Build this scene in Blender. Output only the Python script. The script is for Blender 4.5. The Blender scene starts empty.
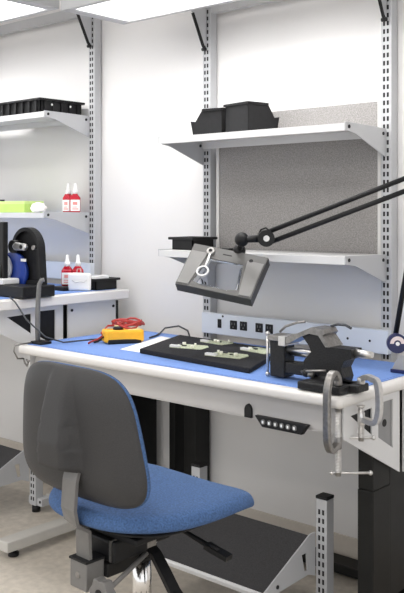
import bpy, bmesh, math, random
from mathutils import Vector, Matrix
random.seed(7)
sc = bpy.context.scene
col = sc.collection
PI = math.pi

# ------------------------------------------------------------------ materials
MATS = {}
def mat(name, rgb, rough=.5, metal=0., noise=0., nscale=40., bump=0., bscale=200., coat=0., trans=0., emit=None, estr=1., alpha=1., spec=.5):
    if name in MATS: return MATS[name]
    m = bpy.data.materials.new(name); m.use_nodes = True
    nt = m.node_tree; b = nt.nodes['Principled BSDF']
    c = (rgb[0], rgb[1], rgb[2], 1)
    b.inputs['Base Color'].default_value = c
    b.inputs['Roughness'].default_value = rough
    b.inputs['Metallic'].default_value = metal
    b.inputs['Coat Weight'].default_value = coat
    b.inputs['Transmission Weight'].default_value = trans
    b.inputs['Alpha'].default_value = alpha
    b.inputs['Specular IOR Level'].default_value = spec
    if emit:
        b.inputs['Emission Color'].default_value = (*emit, 1)
        b.inputs['Emission Strength'].default_value = estr
    tc = nt.nodes.new('ShaderNodeTexCoord')
    if noise > 0:
        n = nt.nodes.new('ShaderNodeTexNoise'); n.inputs['Scale'].default_value = nscale
        n.inputs['Detail'].default_value = 4
        nt.links.new(tc.outputs['Object'], n.inputs['Vector'])
        r = nt.nodes.new('ShaderNodeValToRGB')
        r.color_ramp.elements[0].position = .3; r.color_ramp.elements[1].position = .7
        r.color_ramp.elements[0].color = (*[max(0, v*(1-noise)) for v in rgb], 1)
        r.color_ramp.elements[1].color = (*[min(1, v*(1+noise)) for v in rgb], 1)
        nt.links.new(n.outputs['Fac'], r.inputs['Fac'])
        nt.links.new(r.outputs['Color'], b.inputs['Base Color'])
    if bump > 0:
        n2 = nt.nodes.new('ShaderNodeTexNoise'); n2.inputs['Scale'].default_value = bscale
        n2.inputs['Detail'].default_value = 3
        nt.links.new(tc.outputs['Object'], n2.inputs['Vector'])
        bp = nt.nodes.new('ShaderNodeBump'); bp.inputs['Strength'].default_value = bump
        bp.inputs['Distance'].default_value = .002
        nt.links.new(n2.outputs['Fac'], bp.inputs['Height'])
        nt.links.new(bp.outputs['Normal'], b.inputs['Normal'])
    MATS[name] = m
    return m

WALL = mat('wall_paint', (.74, .728, .722), .75, noise=.015, nscale=2.5, bump=.08, bscale=120)
FLOOR = mat('floor_vinyl', (.50, .455, .395), .42, noise=.13, nscale=34, bump=.05, bscale=60)
BASEB = mat('baseboard_vinyl', (.56, .51, .45), .6, noise=.03)
CEIL = mat('ceiling_tile', (.74, .73, .72), .9, noise=.05, nscale=60)
STEEL = mat('grey_steel_paint', (.47, .475, .49), .42, noise=.015, nscale=8)
STEEL_L = mat('pale_steel_paint', (.66, .66, .665), .4, noise=.012, nscale=8)
APRON = mat('apron_paint', (.49, .475, .465), .45, noise=.012, nscale=8)
EDGE = mat('worktop_laminate', (.72, .70, .68), .35, noise=.012, nscale=9)
INSERT = mat('insert_grey', (.26, .26, .265), .5, noise=.03)
RAILM = mat('rail_aluminium', (.66, .70, .76), .38, noise=.01, nscale=9)
BLACK = mat('black_plastic', (.009, .009, .010), .5, spec=.3, noise=.25, nscale=60)
BLACKM = mat('black_metal', (.010, .010, .010), .45, spec=.3, noise=.2, nscale=30)
DARKLEG = mat('black_leg_paint', (.007, .007, .0065), .5, spec=.3, noise=.2, nscale=18)
SLOT = mat('slot_black', (.012, .012, .014), .8)
BLUEMAT = mat('blue_bench_mat', (.15, .27, .61), .6, noise=.05, nscale=80)
BLUELINE = mat('mat_stitch_line', (.055, .12, .42), .6)
FOAM = mat('black_foam', (.018, .018, .021), .95, spec=.3, noise=.45, nscale=260, bump=.6, bscale=320)
CHAIRF = mat('blue_chair_fabric', (.052, .110, .250), .92, noise=.30, nscale=230, bump=.6, bscale=300)
SHELL = mat('charcoal_grey_shell', (.042, .041, .042), .55, spec=.3, noise=.10, nscale=320, bump=.25, bscale=420)
CHGREY = mat('chair_grey_metal', (.16, .155, .15), .42, noise=.05, nscale=60)
CHROME = mat('chrome', (.80, .79, .78), .14, metal=1.)
SATIN = mat('satin_steel', (.62, .61, .60), .30, metal=.9, noise=.1, nscale=80)
DSTEEL = mat('dark_forged_steel', (.27, .26, .25), .36, metal=.85, noise=.2, nscale=90)
VISE = mat('black_hammered_paint', (.014, .014, .015), .42, spec=.3, noise=.35, nscale=180, bump=.5, bscale=170)
PANEL = mat('grey_tackboard_fabric', (.28, .268, .262), .95, noise=.28, nscale=240, bump=.5, bscale=330)
PANEL_E = mat('tackboard_edge', (.60, .59, .58), .5)
LAMPG = mat('lamp_grey_plastic', (.11, .108, .105), .45, noise=.04, nscale=30)
LAMPP = mat('lamp_pad_grey', (.22, .217, .213), .5, noise=.03, nscale=30)
LAMPB = mat('lamp_base_grey', (.36, .355, .35), .5, noise=.03)
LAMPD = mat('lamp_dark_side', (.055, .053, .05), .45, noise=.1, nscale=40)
PAPER = mat('white_paper', (.88, .88, .87), .8)
YELLOW = mat('yellow_meter_plastic', (.87, .43, .02), .42, noise=.05, nscale=30)
CREAM = mat('cream_plastic', (.86, .78, .42), .5)
REDL = mat('red_lead', (.42, .035, .03), .4)
REDB = mat('red_bottle', (.50, .012, .03), .25, noise=.05, nscale=40)
WHITEP = mat('white_plastic', (.86, .86, .86), .35)
LABELR = mat('label_print', (.75, .30, .28), .6)
GREEN = mat('green_card', (.46, .68, .16), .6, noise=.04, nscale=30)
BLUEB = mat('blue_card', (.03, .12, .48), .6)
CLOTH = mat('crumpled_tissue', (.88, .88, .88), .9, bump=.5, bscale=40)
PCB = mat('pale_green_circuit_board', (.50, .54, .38), .5, noise=.25, nscale=160)
TIN = mat('solder_tin', (.85, .84, .74), .3, metal=.3)
CHIP = mat('chip_black', (.02, .02, .02), .4)
BWHEEL = mat('blue_wheel', (.012, .045, .30), .35, noise=.15, nscale=30)
NAVY = mat('navy_plastic', (.015, .02, .09), .35)
PINK = mat('pale_ring', (.76, .66, .66), .5)
RUBBER = mat('dark_ribbed_rubber', (.035, .034, .036), .85, noise=.25, nscale=220, bump=.4, bscale=240)
FOOTBAR = mat('foot_grey_paint', (.50, .485, .455), .5, noise=.03, nscale=20)
CABLE = mat('dark_cable', (.05, .055, .065), .5)
GHOSE = mat('grey_hose', (.15, .15, .15), .4, noise=.1, nscale=120)
DIFF = mat('lit_diffuser', (.9, .9, .9), .5, emit=(1, .99, .975), estr=11.)
CDIFF = mat('ceiling_lit_diffuser', (.9, .9, .9), .5, emit=(1, .97, .93), estr=8.)
BAG = mat('clear_film', (.92, .93, .95), .2, trans=.35)

def lens_mat():
    m = bpy.data.materials.new('magnifier_glass'); m.use_nodes = True
    b = m.node_tree.nodes['Principled BSDF']
    b.inputs['Base Color'].default_value = (.92, .94, .97, 1)
    b.inputs['Roughness'].default_value = .03
    b.inputs['Transmission Weight'].default_value = 1.
    b.inputs['IOR'].default_value = 1.25
    return m
GLASS = lens_mat()

# ------------------------------------------------------------------ mesh helpers
class MB:
    """collects shapes into one mesh; each shape may use its own material slot"""
    def __init__(s): s.bm = bmesh.new(); s.mats = []
    def _mi(s, m):
        if m is None: return 0
        if m not in s.mats: s.mats.append(m)
        return s.mats.index(m)
    def _take(s, n0, mi, smooth=False):
        s.bm.faces.ensure_lookup_table()
        for f in s.bm.faces[n0:]:
            f.material_index = mi; f.smooth = smooth
    def poly(s, pts, m=None):
        mi = s._mi(m); n0 = len(s.bm.faces)
        s.bm.faces.new([s.bm.verts.new(p) for p in pts]); s._take(n0, mi)
    def box(s, a, b, m=None, bev=0., M=None, seg=2):
        mi = s._mi(m)
        t = bmesh.new()
        r = bmesh.ops.create_cube(t, size=1)
        c = [(a[i]+b[i])/2 for i in range(3)]; d = [abs(b[i]-a[i]) for i in range(3)]
        for v in t.verts: v.co = Vector((v.co.x*d[0]+c[0], v.co.y*d[1]+c[1], v.co.z*d[2]+c[2]))
        if bev > 0:
            bmesh.ops.bevel(t, geom=t.edges[:], offset=min(bev, min(d)*.49), segments=seg, profile=.5, affect='EDGES')
        s.merge(t, mi, M, smooth=False)
    def merge(s, t, mi, M=None, smooth=False):
        n0 = len(s.bm.faces)
        mp = {}
        for v in t.verts:
            mp[v] = s.bm.verts.new((M @ v.co) if M else v.co)
        for f in t.faces:
            try: s.bm.faces.new([mp[v] for v in f.verts])
            except ValueError: pass
        t.free()
        s._take(n0, mi, smooth)
    def cyl(s, p, q, r, m=None, r2=None, n=20, cap=True, smooth=True):
        mi = s._mi(m); p = Vector(p); q = Vector(q); r2 = r if r2 is None else r2
        n0 = len(s.bm.faces)
        ax = (q-p).normalized()
        u = ax.orthogonal().normalized(); w = ax.cross(u)
        A = [s.bm.verts.new(p+(u*math.cos(2*PI*i/n)+w*math.sin(2*PI*i/n))*r) for i in range(n)]
        B = [s.bm.verts.new(q+(u*math.cos(2*PI*i/n)+w*math.sin(2*PI*i/n))*r2) for i in range(n)]
        for i in range(n): s.bm.faces.new((A[i], A[(i+1) % n], B[(i+1) % n], B[i]))
        s._take(n0, mi, smooth)
        if cap:
            n1 = len(s.bm.faces)
            s.bm.faces.new(A[::-1]); s.bm.faces.new(B); s._take(n1, mi, False)
    def tube(s, pts, r, m=None, n=10, flat=None, up=(0, 0, 1)):
        """sweep along a polyline; flat=(w,h) sweeps a rectangle with rounded look"""
        mi = s._mi(m); n0 = len(s.bm.faces)
        pts = [Vector(p) for p in pts]; rings = []
        prev = None
        for i, p in enumerate(pts):
            t = (pts[min(i+1, len(pts)-1)]-pts[max(i-1, 0)]).normalized()
            if flat:
                u = t.cross(Vector(up)).normalized(); w = u.cross(t).normalized()
                ring = [p+u*a*flat[0]/2+w*b*flat[1]/2 for a, b in ((-1, -1), (1, -1), (1, 1), (-1, 1))]
            else:
                if prev is None: u = t.orthogonal().normalized()
                else: u = (prev-t*prev.dot(t)).normalized()
                prev = u; w = t.cross(u)
                rr = r[i] if isinstance(r, (list, tuple)) else r
                ring = [p+(u*math.cos(2*PI*k/n)+w*math.sin(2*PI*k/n))*rr for k in range(n)]
            rings.append([s.bm.verts.new(v) for v in ring])
        k = len(rings[0])
        for a, b in zip(rings, rings[1:]):
            for i in range(k): s.bm.faces.new((a[i], a[(i+1) % k], b[(i+1) % k], b[i]))
        s.bm.faces.new(rings[0][::-1]); s.bm.faces.new(rings[-1])
        s._take(n0, mi, not flat)
    def prism(s, pts, ax, d0, d1, m=None, holes=None, bev=0.):
        """extrude a 2D outline along axis ax (0,1,2) from d0 to d1; 2D coords are the other two axes in order"""
        mi = s._mi(m)
        def P(a, b, d): v = [a, b]; v.insert(ax, d); return v
        t = bmesh.new()
        A = [t.verts.new(P(a, b, d0)) for a, b in pts]; B = [t.verts.new(P(a, b, d1)) for a, b in pts]
        n = len(pts)
        t.faces.new(A[::-1]); t.faces.new(B)
        for i in range(n): t.faces.new((A[i], A[(i+1) % n], B[(i+1) % n], B[i]))
        bmesh.ops.recalc_face_normals(t, faces=t.faces[:])
        if bev > 0: bmesh.ops.bevel(t, geom=t.edges[:], offset=bev, segments=2, profile=.5, affect='EDGES')
        s.merge(t, mi)
    def plate_with_holes(s, outer, holes, ax, d0, d1, m=None):
        mi = s._mi(m); t = bmesh.new()
        def P(a, b, d): v = [a, b]; v.insert(ax, d); return v
        loops = [outer]+holes
        es = []; allv = []
        for L in loops:
            vs = [t.verts.new(P(a, b, d0)) for a, b in L]
            allv.append(vs)
            for i in range(len(vs)): es.append(t.edges.new((vs[i], vs[(i+1) % len(vs)])))
        bmesh.ops.triangle_fill(t, use_beauty=True, use_dissolve=False, edges=es)
        r = bmesh.ops.extrude_face_region(t, geom=t.faces[:])
        vv = [g for g in r['geom'] if isinstance(g, bmesh.types.BMVert)]
        dv = [0, 0, 0]; dv[ax] = d1-d0
        bmesh.ops.translate(t, verts=vv, vec=dv)
        bmesh.ops.recalc_face_normals(t, faces=t.faces[:])
        s.merge(t, mi)
    def lathe(s, prof, c, m=None, n=24, axis='Z'):
        mi = s._mi(m); n0 = len(s.bm.faces); c = Vector(c); rings = []
        for r, h in prof:
            ring = []
            for i in range(n):
                a = 2*PI*i/n
                if axis == 'Z': v = Vector((r*math.cos(a), r*math.sin(a), h))
                elif axis == 'Y': v = Vector((r*math.cos(a), h, -r*math.sin(a)))
                else: v = Vector((h, r*math.cos(a), r*math.sin(a)))
                ring.append(s.bm.verts.new(c+v))
            rings.append(ring)
        for a, b in zip(rings, rings[1:]):
            for i in range(n): s.bm.faces.new((a[i], a[(i+1) % n], b[(i+1) % n], b[i]))
        s._take(n0, mi, True)
        n1 = len(s.bm.faces)
        s.bm.faces.new(rings[0][::-1]); s.bm.faces.new(rings[-1]); s._take(n1, mi, False)
    def ball(s, c, r, m=None, sc_=(1, 1, 1)):
        mi = s._mi(m); t = bmesh.new()
        bmesh.ops.create_uvsphere(t, u_segments=16, v_segments=10, radius=r)
        for v in t.verts: v.co = Vector((v.co.x*sc_[0]+c[0], v.co.y*sc_[1]+c[1], v.co.z*sc_[2]+c[2]))
        s.merge(t, mi, None, True)
    def xf(s, M):
        for v in s.bm.verts: v.co = M @ v.co
        return s
    def build(s, name, m=None, parent=None, label=None, loc=None):
        bmesh.ops.recalc_face_normals(s.bm, faces=s.bm.faces[:])
        me = bpy.data.meshes.new(name); s.bm.to_mesh(me); s.bm.free()
        ms = list(s.mats)
        if m is not None: ms = [m]+ms if not ms else ms
        for x in ms: me.materials.append(x)
        o = bpy.data.objects.new(name, me); col.objects.link(o)
        if parent: o.parent = parent
        if loc: o.location = loc
        if label: o['label'] = label
        return o

def one(m=None):
    b = MB()
    if m: b.mats.append(m)
    return b
def tag(o, label, cat, group=None):
    o['label'] = label; o['category'] = cat
    if group: o['group'] = group
    return o
def thing(name, label, cat, loc=(0, 0, 0), rz=0, group=None):
    o = bpy.data.objects.new(name, None); col.objects.link(o)
    o.empty_display_size = .1
    o.location = loc; o.rotation_euler = (0, 0, rz)
    return tag(o, label, cat, group)
def struct(name, b):
    o = b.build(name); o['kind'] = 'structure'; return o
def copy_tree(o, parent=None):
    c = o.copy(); col.objects.link(c); c.parent = parent
    for ch in list(o.children): copy_tree(ch, c)
    return c
def weighted(o):
    for p in o.data.polygons: p.use_smooth = True
    md = o.modifiers.new('wn', 'WEIGHTED_NORMAL'); md.keep_sharp = True
def subsurf(o, lv=2):
    md = o.modifiers.new('sub', 'SUBSURF'); md.levels = lv; md.render_levels = lv
    for p in o.data.polygons: p.use_smooth = True

# ------------------------------------------------------------------ the setting
b = one(FLOOR); b.box((-7, -5.5, -.05), (3, 0.1, 0)); struct('floor', b)
b = one(WALL); b.box((-7, 0, 0), (3, .1, 3.0)); struct('wall_back', b)
b = one(CEIL); b.box((-7, -5.5, 2.9), (3, 0.1, 3.0)); struct('ceiling', b)
b = one(BASEB); b.box((-7, -.008, 0), (3, 0, .105), bev=.002); struct('baseboard_back', b)

# ------------------------------------------------------------------ upright post (local: x 0..w, front at y=-.045)
def upright(parent, x, z0, z1):
    b = one(STEEL)
    b.box((x, -.045, z0), (x+.04, -.004, z1), STEEL, bev=.002)
    z = z0+.03
    while z < z1-.03:
        for dx in (.0085, .0225):
            b.box((x+dx, -.0458, z), (x+dx+.0075, -.0446, z+.0155), SLOT)
        z += .0268
    b.build('upright', None, parent)

def end_bracket(parent, x, z, y0, insert, dot):
    """tapered pale steel end bracket under a worktop whose underside is at z; y0 = tip"""
    b = one(STEEL_L)
    outer = [(y0, z), (y0, z-.088), (y0+.31, z-.245), (y0+.31, z)]
    tri = [(y0+.035, z-.030), (y0+.150, z-.026), (y0+.150, z-.105)]
    rect = [(y0+.185, z-.020), (y0+.270, z-.020), (y0+.270, z-.165), (y0+.185, z-.118)]
    b.plate_with_holes(outer, [tri, rect], 0, x-.0025, x+.0025, STEEL_L)
    o = b.build('end_bracket', None, parent)
    c = one(BLACK); c.prism([(y0+.02, z-.012), (y0+.165, z-.012), (y0+.165, z-.14), (y0+.02, z-.06)], 0, x-.010, x-.004, BLACK)  # black sheet stands in for the shade inside the open triangle
    c.build('cutout_shade', None, o, 'black sheet added as shade inside the cutout')
    c = one(insert); c.prism([(y0+.17, z-.010), (y0+.285, z-.010), (y0+.285, z-.195), (y0+.17, z-.140)], 0, x-.009, x-.004, insert)
    if dot: c.cyl((x-.0041, y0+.23, z-.085), (x-.002, y0+.23, z-.085), .011, SLOT, n=14)
    c.build('insert_plate', None, o, 'plate seen through the cutout')
    b = one(STEEL_L)
    b.box((x-.003, y0+.335, z-.25), (x+.003, y0+.60, z-.002), STEEL_L)
    for yy in (y0+.355, y0+.585): b.cyl((x+.0025, yy, z-.03), (x+.0065, yy, z-.03), .006, SLOT, n=10)
    b.build('side_panel', None, parent)

def shelf_bracket(parent, x, z, yf, side=1):
    """tapered end arm: thin at the front, deep at the post; flange top at z"""
    b = one(STEEL)
    b.prism([(yf, z+.004), (yf, z-.022), (yf+.06, z-.03), (-.0465, z-.095), (-.0465, z+.0)], 0, x-.002, x+.002, STEEL)
    for yy, zz in ((yf+.02, z-.010), (-.065, z-.018)):
        b.cyl((x+.002, yy, zz), (x+.0045, yy, zz), .006, SLOT, n=12)
    b.build('bracket', None, parent)

def shelf(x0, x1, z, yf, label, group, brackets):
    t = thing('bench_shelf', label, 'shelf', ((x0+x1)/2, (yf-.05)/2, z-.02), group=group)
    ox, oy, oz = t.location
    Mi = Matrix.Translation((-ox, -oy, -oz))
    b = one(STEEL_L)
    b.box((x0, yf, z-.003), (x1, -.05, z), STEEL_L)               # top sheet
    b.box((x0, yf, z-.024), (x1, yf+.003, z-.003), STEEL_L)       # front lip
    b.box((x0, yf+.003, z-.024), (x1, yf+.020, z-.021), STEEL_L)   # return
    b.box((x0, -.053, z-.030), (x1, -.05, z-.003), STEEL_L)
    b.xf(Mi).build('shelf_board', None, t)
    for bx in brackets:
        shelf_bracket(t, bx, z, yf)
    for ch in t.children:
        if ch.name.startswith('bracket'): ch.data.transform(Mi)
    return t

# ------------------------------------------------------------------ workbench builder
def worktop(parent, x0, x1, y0, y1, z, th, m=EDGE, rc=.018, re=.42):
    b = one(m)
    t = bmesh.new(); bmesh.ops.create_cube(t, size=1)
    for v in t.verts: v.co = Vector(((x0+x1)/2+v.co.x*(x1-x0), (y0+y1)/2+v.co.y*(y1-y0), z-th/2+v.co.z*th))
    vert = [e for e in t.edges if abs(e.verts[0].co.z-e.verts[1].co.z) > th*.5]
    bmesh.ops.bevel(t, geom=vert, offset=rc, segments=4, profile=.5, affect='EDGES')
    hor = [e for e in t.edges if abs(e.verts[0].co.z-e.verts[1].co.z) < 1e-6 and len(e.link_faces) == 2 and any(abs(f.normal.z) > .9 for f in e.link_faces) and any(abs(f.normal.z) < .5 for f in e.link_faces)]
    t.normal_update()
    hor = [e for e in t.edges if any(abs(f.normal.z) > .9 for f in e.link_faces) and any(abs(f.normal.z) < .5 for f in e.link_faces)]
    bmesh.ops.bevel(t, geom=hor, offset=th*re, segments=4, profile=.5, affect='EDGES')
    b.merge(t, 0)
    o = b.build('worktop', None, parent); weighted(o); return o

def lift_leg(parent, x0, x1, y0, y1, z1, fy0, fy1, foot=True):
    b = one(DARKLEG)
    b.box((x0, y0, .06), (x1, y1, z1*.62), DARKLEG, bev=.004)
    b.box((x0+.0015, y0+.0015, z1*.62), (x1-.0015, y1-.0015, z1), DARKLEG, bev=.003)
    leg = b.build('leg', None, parent)
    return leg

def foot_bar(leg, x0, x1, fy0, fy1, m=FOOTBAR):
    b = one(m); b.box((x0, fy0, .028), (x1, fy1, .066), m, bev=.004)
    f = b.build('foot_bar', None, leg)
    for yy in (fy0+.05, fy1-.05):
        c = one(BLACK); c.lathe([(.02, 0), (.02, .012), (.008, .016), (.008, .029)], ((x0+x1)/2, yy, 0), BLACK, 14)
        c.build('leveling_foot', None, leg, 'black leveling foot')

# ---- the bench in front (right)
wb = thing('workbench', 'height adjustable workbench with blue mat and vise, in front', 'workbench', (0, 0, 0), group=None)
worktop(wb, -2.688, -1.265, -.668, -.075, .755, .034)
b = one(APRON)
b.box((-2.635, -.622, .642), (-1.294, -.612, .720), APRON, bev=.002)
b.box((-2.635, -.622, .640), (-1.294, -.590, .645), APRON)
b.build('front_apron', None, wb)
b = one(BLACK)
b.prism([(-1.625, .642), (-1.625, .668), (-1.62, .678), (-1.612, .683), (-1.604, .678), (-1.599, .668), (-1.599, .642)], 1, -.630, -.6215, BLACK)
b.build('cable_hole', None, wb, 'small black arched cable notch in the apron')
end_bracket(wb, -1.283, .721, -.628, INSERT, True)
end_bracket(wb, -2.645, .721, -.640, INSERT, True)
upright(wb, -2.305, .70, 2.10)
upright(wb, -1.50, .70, 2.10)
b = one(STEEL); b.box((-2.265, -.04, 2.045), (-1.50, -.01, 2.09), STEEL, bev=.002); b.build('top_crossbar', None, wb)
leg = lift_leg(wb, -1.345, -1.292, -.452, -.352, .718, 0, 0)
foot_bar(leg, -1.352, -1.296, -.60, -.11, DARKLEG)
leg = lift_leg(wb, -2.655, -2.590, -.452, -.352, .718, 0, 0)
foot_bar(leg, -2.655, -2.590, -.78, -.11)
for x0, x1 in ((-1.400, -1.310), (-2.65, -2.56)):
    b = one(BLACKM); b.box((x0, -.325, .09), (x1, -.045, .715), BLACKM, bev=.004); b.build('rear_housing', None, wb, 'black housing behind the leg')
b = one(DARKLEG); b.box((-2.362, -.095, .07), (-2.296, -.012, .72), DARKLEG, bev=.003); b.build('rear_column', None, wb, 'black rear column under the bench')
b = one(DARKLEG); b.box((-2.462, -.075, .07), (-2.430, -.012, .72), DARKLEG, bev=.003); b.build('rear_column', None, wb, 'thin black rear column under the bench')
b = one(DARKLEG); b.box((-2.65, -.10, .008), (-1.31, -.02, .040), DARKLEG, bev=.003); b.build('rear_crossbar', None, wb, 'black crossbar near the floor')
# handset
b = one(BLACK)
b.prism([(-1.580, .656), (-1.390, .656), (-1.412, .625), (-1.552, .625)], 1, -.640, -.623, BLACK, bev=.003)
hs = b.build('control_handset', None, wb, 'black handset with six round buttons')
for i in range(6):
    c = one(GHOSE)
    xx = -1.546+i*.0222
    c.lathe([(.008, 0), (.008, -.002), (.0055, -.003)], (xx, -.640, .641), GHOSE, 14, 'Y')
    c.box((xx-.003, -.6435, .637), (xx+.003, -.643, .645), WHITEP)
    c.build('button', None, hs)
# cable lying behind handset / small adapter by the floor
# mat
b = one(BLUEMAT)
b.box((-2.664, -.636, .7552), (-1.292, -.088, .7575), BLUEMAT, bev=.0008)
mz = .7576
for a0, a1 in (((-2.656, -.630), (-1.30, -.627)), ((-2.656, -.095), (-1.30, -.092))):
    x = a0[0]
    while x < a1[0]:
        b.box((x, a0[1], .7574), (min(x+.012, a1[0]), a1[1], mz+.0002), BLUELINE); x += .018
for xx in (-2.656, -1.303):
    y = -.627
    while y < -.1:
        b.box((xx, y, .7574), (xx+.003, y+.012, mz+.0002), BLUELINE); y += .018
tag(b.build('bench_mat'), 'thin blue mat with dashed edge covering the front workbench', 'mat')

# ---- the bench at the left edge
LB = .92
lb = thing('workbench', 'taller pale workbench at left edge, cut by the frame', 'workbench', (0, 0, 0))
worktop(lb, -4.20, -2.722, -.72, -.05, LB, .038, rc=.004, re=.12)
b = one(APRON); b.box((-4.15, -.67, LB-.105), (-2.79, -.66, LB-.036), APRON, bev=.002); b.build('front_apron', None, lb)
end_bracket(lb, -2.768, LB-.039, -.69, BLACK, False)  # black insert stands in for shade in the open rectangle here
upright(lb, -2.992, .86, 2.20)
upright(lb, -3.80, .86, 2.20)
b = one(STEEL); b.box((-3.76, -.04, 2.15), (-2.992, -.01, 2.195), STEEL, bev=.002); b.build('top_crossbar', None, lb)
leg = lift_leg(lb, -2.93, -2.86, -.30, -.20, LB-.04, 0, 0)
foot_bar(leg, -2.93, -2.86, -.34, -.06)
leg = lift_leg(lb, -4.10, -4.03, -.36, -.27, LB-.04, 0, 0)
foot_bar(leg, -4.10, -4.03, -.60, -.06)
b = one(BLACKM); b.box((-2.815, -.40, LB-.25), (-2.79, -.05, LB-.05), BLACKM, bev=.002); b.build('slot_shade', None, lb, 'black sheet added as shade behind the slots')  # added black backing, so the gaps beside the side panel look shaded
b = one(BLUEMAT); b.box((-4.17, -.69, LB+.0002), (-2.775, -.08, LB+.0025), BLUEMAT, bev=.0008)
tag(b.build('bench_mat'), 'thin blue mat on the left workbench, under the black machine', 'mat')

# ------------------------------------------------------------------ shelves, tackboard, power rails, overhead lights
shelf(-2.300, -1.484, 1.535, -.30, 'grey steel shelf above the tackboard, holding two black bins', 'bench shelves', (-2.302, -1.482))
shelf(-2.300, -1.484, 1.110, -.30, 'grey steel shelf behind the magnifier lamp with one black tray', 'bench shelves', (-2.302, -1.482))
shelf(-3.80, -2.99, 1.688, -.30, 'top left grey shelf holding the black tote', 'bench shelves', (-3.802, -2.989))
shelf(-3.80, -2.99, 1.252, -.30, 'lower left grey shelf with red bottles and green box', 'bench shelves', (-3.802, -2.989))

t = thing('tackboard', 'grey fabric tackboard panel between the uprights behind the lamp', 'panel', (-1.85, -.025, 1.1))
b = one(PANEL); b.box((-.37, -.016, .0), (.335, .008, .53), PANEL, bev=.002); b.build('fabric_panel', None, t)
b = one(PANEL_E); b.box((.336, -.019, .0), (.349, .010, .535), PANEL_E, bev=.001); b.build('edge_trim', None, t)
b = one(PANEL_E); b.box((-.385, -.019, .0), (-.371, .010, .535), PANEL_E, bev=.001); b.build('edge_trim', None, t)

def power_rail(x0, x1, z0, z1, label, outlets, yf=-.072):
    t = thing('power_rail', label, 'power strip', ((x0+x1)/2, -.06, z0))
    ox, oy, oz = t.location; Mi = Matrix.Translation((-ox, -oy, -oz))
    b = one(RAILM); b.box((x0, yf, z0), (x1, -.046, z1), RAILM, bev=.002)
    for xx in (x0+.11, x1-.155, x1-.068): b.cyl((xx, yf-.001, z1-.04 if xx > x0+.2 else z1-.008), (xx, yf+.002, z1-.04 if xx > x0+.2 else z1-.008), .0045, SLOT, n=10)
    b.xf(Mi).build('rail', None, t)
    for i, xx in enumerate(outlets):
        if i == 0:
            c = one(BLACK); c.box((xx-.009, yf-.003, z0+.026), (xx+.009, yf+.002, z0+.060), BLACK, bev=.001)
            c.xf(Mi).build('switch', None, t)
        else:
            c = one(BLACK); c.box((xx-.017, yf-.003, z0+.026), (xx+.017, yf+.002, z0+.060), BLACK, bev=.002)
            c.box((xx-.008, yf-.0036, z0+.043), (xx-.005, yf-.0028, z0+.052), GHOSE)
            c.box((xx+.005, yf-.0036, z0+.043), (xx+.008, yf-.0028, z0+.052), GHOSE)
            c.cyl((xx, yf-.0036, z0+.035), (xx, yf-.0028, z0+.035), .003, GHOSE, n=8)
            c.xf(Mi).build('outlet', None, t)
    return t
power_rail(-2.287, -1.459, .777, .857, 'pale blue-grey power rail with black outlets behind the blue mat', (-2.193, -2.123, -2.074, -1.999, -1.952))
power_rail(-3.80, -2.95, .945, 1.025, 'pale power rail behind the bottles on the left workbench', (-3.70,))

def overhead(x0, x1, y0, y1, z, label, arms, group='overhead bench lights'):
    """frame with a recessed lit diffuser, hung under gusset arms that reach forward from the uprights"""
    t = thing('overhead_light', label, 'light', ((x0+x1)/2, (y0+y1)/2, z), group=group)
    ox, oy, oz = t.location; Mi = Matrix.Translation((-ox, -oy, -oz))
    b = one(STEEL)
    w = .055; h = .118; l = .022  # frame depth made up so its lip keeps light off the upper wall
    b.box((x0, y0, z), (x1, y0+l, z+h), STEEL); b.box((x0, y1-l, z), (x1, y1, z+h), STEEL)
    b.box((x0, y0+l, z), (x0+w, y1-l, z+h), STEEL); b.box((x1-w, y0+l, z), (x1, y1-l, z+h), STEEL)
    b.box((x0, y0, z+h), (x1, y1, z+h+.003), STEEL)
    b.xf(Mi).build('frame', None, t)
    b = one(WHITEP); i0, i1, j0, j1 = x0+w, x1-w, y0+l, y1-l; e = .002  # liner added so the deep lip shows as white as the diffuser
    b.box((i0, j0, z+.003), (i1, j0+e, z+h), WHITEP); b.box((i0, j1-e, z+.003), (i1, j1, z+h), WHITEP)
    b.box((i0, j0+e, z+.003), (i0+e, j1-e, z+h), WHITEP); b.box((i1-e, j0+e, z+.003), (i1, j1-e, z+h), WHITEP)
    b.xf(Mi).build('reflector', None, t, 'white inner reflector, added so the lip looks lit')
    b = one(DIFF); b.box((x0+w+.003, y0+l+.003, z+.092), (x1-w-.003, y1-l-.003, z+.104), DIFF)
    b.xf(Mi).build('diffuser', None, t)
    for ax in arms:
        b = one(STEEL)
        yb = -.0465; zt = z+h+.0035
        b.prism([(yb, zt+.03), (yb, z-.085), (yb-.014, z-.085), (-.125, z+.033), (y1+.005, zt), (y0+.08, zt), (y0+.08, zt+.03)], 0, ax-.002, ax+.002, STEEL)
        a = b.xf(Mi).build('arm', None, t)
        b = one(BLACK)
        b.tube([(ax, yb-.008, z-.098), (ax, yb-.020, z-.085), (ax, -.127, z+.034)], 0, BLACK, flat=(.012, .006), up=(1, 0, 0))
        b.cyl((ax-.008, yb-.014, z-.100), (ax+.01, yb-.014, z-.100), .007, BLACK, n=10)
        b.xf(Mi).build('strut', None, a, 'black strut')
overhead(-2.53, -1.22, -.585, -.265, 2.0, 'lit overhead light above the bench with the tackboard', (-2.285, -1.48))
overhead(-4.20, -2.845, -.66, -.335, 2.1, 'lit overhead light in the upper left corner of the view', (-2.972, -3.78))

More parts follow.
